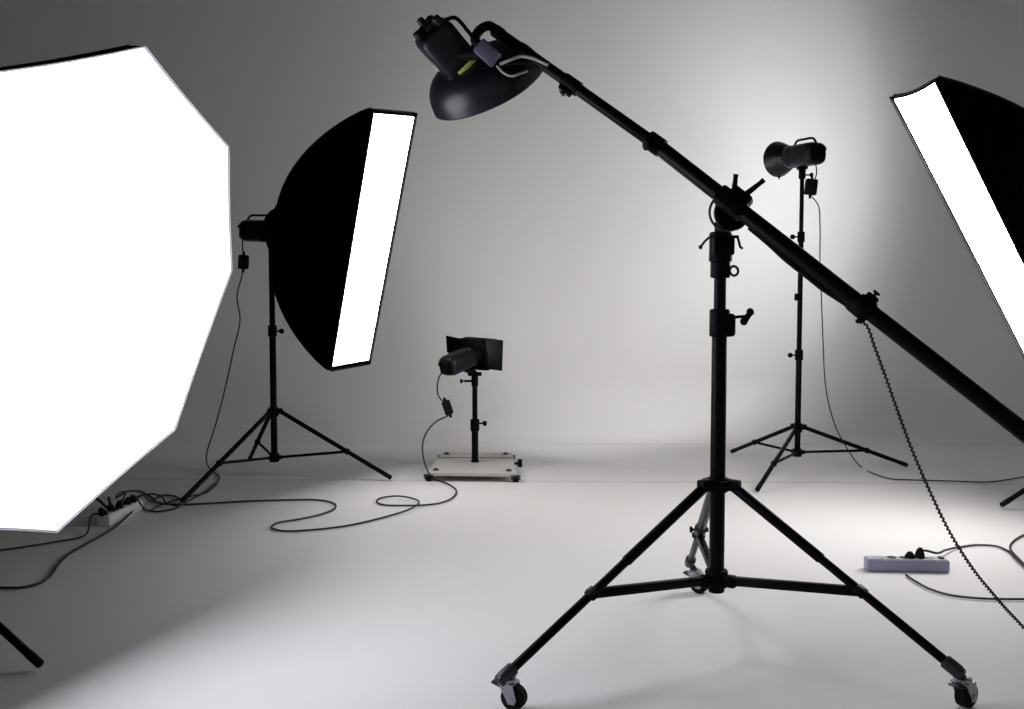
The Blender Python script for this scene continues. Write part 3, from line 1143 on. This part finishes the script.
# left strip light: hangs from the head, down, along the floor to the left power strip
yh = 5.45
endL = fPL @ Vector((0.05, 0, 0.05))
cord('dark cord hanging from the flash head behind the tall strip softbox',
     [W(243, 233, 5.50), W(242.5, 246, 5.46), W(243.5, 262, 5.44), W(242, 275, 5.43), W(237, 296, 5.41), W(240, 320, 5.40), W(234, 348, 5.38), W(227, 380, 5.36), W(221, 405, 5.33),
      W(214, 430, 5.28), W(207, 452, 5.22), F(211, 470), F(219, 476), F(214, 487), F(202, 494), F(186, 497), F(172, 501), F(158, 506), F(146, 510, 0.02), endL + Vector((0.03, 0, 0.04)), endL],
     0.0045, blocks=[(W(243.5, 262, 5.44), (0.05, 0, 1), (0.052, 0.040, 0.075))], plugs=[(endL - Vector((0, 0, 0.012)), (0.3, 0, 1))])

# dolly light
endD = fPL @ Vector((-0.02, 0, 0.05))
cord('long dark cord snaking over the floor from the small barn-door light',
     [W(447, 372, yP - 0.06), W(441, 374, yP - 0.07), W(437.5, 384, yP - 0.09), W(438.5, 396, yP - 0.10), W(447, 406, yP - 0.10), W(449, 414, yP - 0.12), W(437, 421, yP - 0.20), W(428, 430, yP - 0.28), W(423, 442, yP - 0.34), W(423, 455, yP - 0.38),
      W(426, 467, yP - 0.42), F(434, 479), F(446, 483), F(456, 490), F(452, 498), F(440, 503), F(425, 505), F(405, 505.5), F(385, 505), F(377, 502), F(381, 498),
      F(396, 496, 0.012), F(411, 498, 0.013), F(419, 502, 0.014), F(410, 509, 0.012), F(385, 517), F(345, 526), F(310, 530), F(284, 531), F(272, 528), F(277, 523), F(300, 519), F(322, 514), F(335, 508),
      F(333, 503), F(318, 500), F(285, 500), F(250, 501), F(215, 503), F(180, 504.5), F(160, 503), F(151, 497), F(138, 491), F(122, 492, 0.02), F(116, 498, 0.03), endD + Vector((0.02, 0.02, 0.05)), endD],
     0.0052, blocks=[(W(447.5, 407.5, yP - 0.10), (-0.35, 0, 1), (0.052, 0.044, 0.078))], plugs=[(endD - Vector((0, 0, 0.012)), (0.1, 0.1, 1))])
# second loop of the dolly head's wire
# loop of cord by the left power strip
endK = fPL @ Vector((0.10, 0, 0.05))
cord('looped dark cord between the plug-filled power strip and a tripod foot',
     [endK, endK + Vector((0.05, 0.0, 0.03)), F(150, 501, 0.02), F(164, 495), F(174, 496), F(181, 501), F(176, 508), F(158, 511.5), F(143, 509), F(134, 501, 0.014),
      F(140, 496, 0.016), F(152, 494, 0.016), F(162, 497, 0.018), F(166, 503, 0.016), F(178, 505.5, 0.02), F(190, 500), F(206, 491), F(214, 484)], 0.0052, plugs=[(endK - Vector((0, 0, 0.012)), (0.5, 0, 1))])
# cords to the left out of frame
endM = fPL @ Vector((0.0, -0.02, 0.03))
cord('thick dark cord curving from the plug-filled power strip down to the left edge',
     [endM + Vector((0.03, 0.0, -0.002)), F(116, 526), F(104, 534), F(84, 545), F(66, 556), F(57, 566), F(50, 576), F(40, 583), F(25, 587), F(8, 588), F(-30, 586)], 0.0058)
endN = fPL @ Vector((-0.15, 0.0, 0.05))
cord('thin dark cord running just below the octabox to the left edge',
     [endN, endN + Vector((-0.05, 0, 0.0)), F(84, 536), F(60, 541), F(30, 546), F(0, 550), F(-40, 553)], 0.0045, plugs=[(endN - Vector((0, 0, 0.012)), (-0.5, -0.2, 1))])
# thick cord dropping from the octabox
endP = fPL @ Vector((-0.085, 0, 0.05))
cord('short thick cord rising from the plug-filled power strip behind the octabox rim',
     [endP, endP + Vector((-0.02, 0.02, 0.05)), W(110, 510, 4.6), W(103, 504, 4.65), W(97, 499, 4.7), W(80, 490, 4.7), F(55, 480)], 0.008, plugs=[(endP - Vector((0, 0, 0.012)), (-0.3, 0.3, 1))])

# right background stand cord
yr = cR[1]
cord('thin cord hanging from the round-reflector head and trailing to the right edge',
     [W(815, 160, yr - 0.14), W(816.5, 174, yr - 0.14), W(811, 187, yr - 0.12), W(809.5, 194, yr - 0.12), W(814, 199, yr - 0.11), W(818.5, 206, yr - 0.10), W(820, 225, yr - 0.09), W(820, 260, yr - 0.08), W(821.5, 300, yr - 0.07), W(823, 340, yr - 0.05),
      W(825, 380, yr - 0.03), W(829, 405, yr - 0.02), W(837, 430, yr - 0.03), W(848, 450, yr - 0.06), F(860, 466), F(875, 474), F(892, 479), F(915, 480), F(950, 481), F(985, 482), F(1005, 480), F(1030, 476), F(1060, 474)],
     0.0042, 'cord_r' if 'cord_r' in M else 'cord', blocks=[(W(811, 187, yr - 0.12), (0.1, 0, 1), (0.062, 0.045, 0.085))])

# right power strip cords
p1 = fPR @ Vector((0.045, 0, 0.05))
cord('dark cord arching from the lilac-grey power strip behind the coiled cord',
     [p1, p1 + Vector((0.012, 0.004, 0.020)), W(936, 553, p1.y + 0.03), F(946, 550, 0.02), F(960, 547), F(978, 545), F(995, 546), F(1008, 551), F(1016, 558), F(1030, 570), F(1050, 580)], 0.0052, plugs=[(p1 - Vector((0, 0, 0.012)), (0.1, 0.1, 1))])
cord('dark cord bending in a small bow at the right edge',
     [F(1050, 530), F(1030, 533), F(1018, 538), F(1011, 544), F(1011, 550, 0.016), F(1016, 556, 0.017), F(1023, 563, 0.016), F(1036, 577)], 0.0048)
p2 = fPR @ Vector((0.012, 0, 0.05))
cord('dark cord sweeping in front of the lilac-grey power strip to the right edge',
     [F(906, 575), F(915, 581), F(930, 589), F(950, 595), F(975, 598), F(1000, 599), F(1035, 599), F(1070, 598)], 0.0048)
m_ = MB(); plug(m_, p2 - Vector((0, 0, 0.012)), (0, 0, 1), 0.018, 0.03)
o_ = m_.build('plug', M['rubber'])
o_['label'] = 'black plug without a visible cord in the lilac-grey power strip'
o_['category'] = 'plug'
# coiled cord from the boom down to the floor
base = spline([C3 + Vector((-0.02, -0.012, -0.034)), W(866, 325, 2.47), W(875, 348, 2.46), W(886, 378, 2.45), W(899, 415, 2.44), W(912, 450, 2.43), W(930, 492, 2.42), W(950, 533, 2.42),
               W(972, 568, 2.44), W(998, 600, 2.48), W(1020, 624, 2.52), W(1045, 650, 2.52), F(1075, 672, 0.01)], 40)
coil = thing('coiled_cable', 'coiled dark cord hanging from the boom arm down to the floor at the right', 'cord', (base[-1].x, base[-1].y, 0))
hel = []
Lac = 0.0
prev = base[0]
dense = []
for i in range(len(base) - 1):
    for k in range(6):
        dense.append(lerp(base[i], base[i + 1], k / 6))
for i, p in enumerate(dense):
    Lac += (p - prev).length
    prev = p
    t = (dense[min(i + 1, len(dense) - 1)] - dense[max(0, i - 1)]).normalized()
    x = Vector((0, 1, 0)).cross(t).normalized()
    y = t.cross(x)
    an = 2 * PI * Lac / 0.0115
    hel.append(p + (x * math.cos(an) + y * math.sin(an)) * 0.0020)
m = MB()
m.tube(hel, 0.0028, 6)
m.build('cable', M['cord'], coil)
# feeder under the boom
m = MB()
fe = [A0 + bd * (tp + 0.06) + Vector((0, -0.002, -0.026))]
for k in range(1, 7):
    fe.append(lerp(A0 + bd * (tp + 0.06), C3, k / 6) + Vector((0, -0.002, -0.028 - (0.006 if k in (2, 3, 4) else 0))))
fe.append(Vector(base[0]))
m.tube(spline(fe, 5), 0.006, 8)
m.build('straight_lead', M['rubber'], coil)

# ------------------------------------------------------------------ light


def spot(name, p, d, power, angle, blend, col, size=0.06):
    l = bpy.data.lights.new(name, 'SPOT')
    l.energy = power
    l.spot_size = math.radians(angle)
    l.spot_blend = blend
    l.color = col
    l.shadow_soft_size = size
    o = bpy.data.objects.new(name, l)
    COL.objects.link(o)
    o.location = p
    o.rotation_euler = Vector(d).to_track_quat('-Z', 'Y').to_euler()
    return o


def even_beam(lo, flat, power=3.0):
    """photometric profile of a reflector that spreads its light evenly over a flat wall"""
    l = lo.data
    l.use_nodes = True
    nt = l.node_tree
    em = nt.nodes['Emission']
    tc = nt.nodes.new('ShaderNodeTexCoord')
    sp = nt.nodes.new('ShaderNodeSeparateXYZ')
    nt.links.new(tc.outputs['Normal'], sp.inputs[0])
    ab = nt.nodes.new('ShaderNodeMath'); ab.operation = 'ABSOLUTE'
    nt.links.new(sp.outputs['Z'], ab.inputs[0])
    mx = nt.nodes.new('ShaderNodeMath'); mx.operation = 'MAXIMUM'; mx.inputs[1].default_value = math.cos(math.radians(flat))
    nt.links.new(ab.outputs[0], mx.inputs[0])
    pw = nt.nodes.new('ShaderNodeMath'); pw.operation = 'POWER'; pw.inputs[1].default_value = -power
    nt.links.new(mx.outputs[0], pw.inputs[0])
    nt.links.new(pw.outputs[0], em.inputs['Strength'])


even_beam(spot('background_flash', pR + aR * 0.19, (-0.42, 0.905, 0.07), 35, 160, 0.9, (0.99, 0.99, 1), 0.09), 62, 2.4)
spot('dish_flash', rc_ + axB * 0.012, axB, 13, 165, 1.0, (1, 1, 1), 0.16)
even_beam(spot('barn_door_flash', oC + aC * 0.14, aC, 17, 150, 1.0, (1, 1, 1), 0.13), 58, 2.0)

w = bpy.data.worlds.new('studio_dark')
S.world = w
w.use_nodes = True
bg = w.node_tree.nodes['Background']
bg.inputs[0].default_value = (1.0, 0.96, 0.955, 1)
bg.inputs[1].default_value = 0.19

vs = S.view_settings
vs.view_transform = 'Standard'
vs.look = 'None'
vs.exposure = 0.15
vs.gamma = 1.0
vs.use_curve_mapping = False
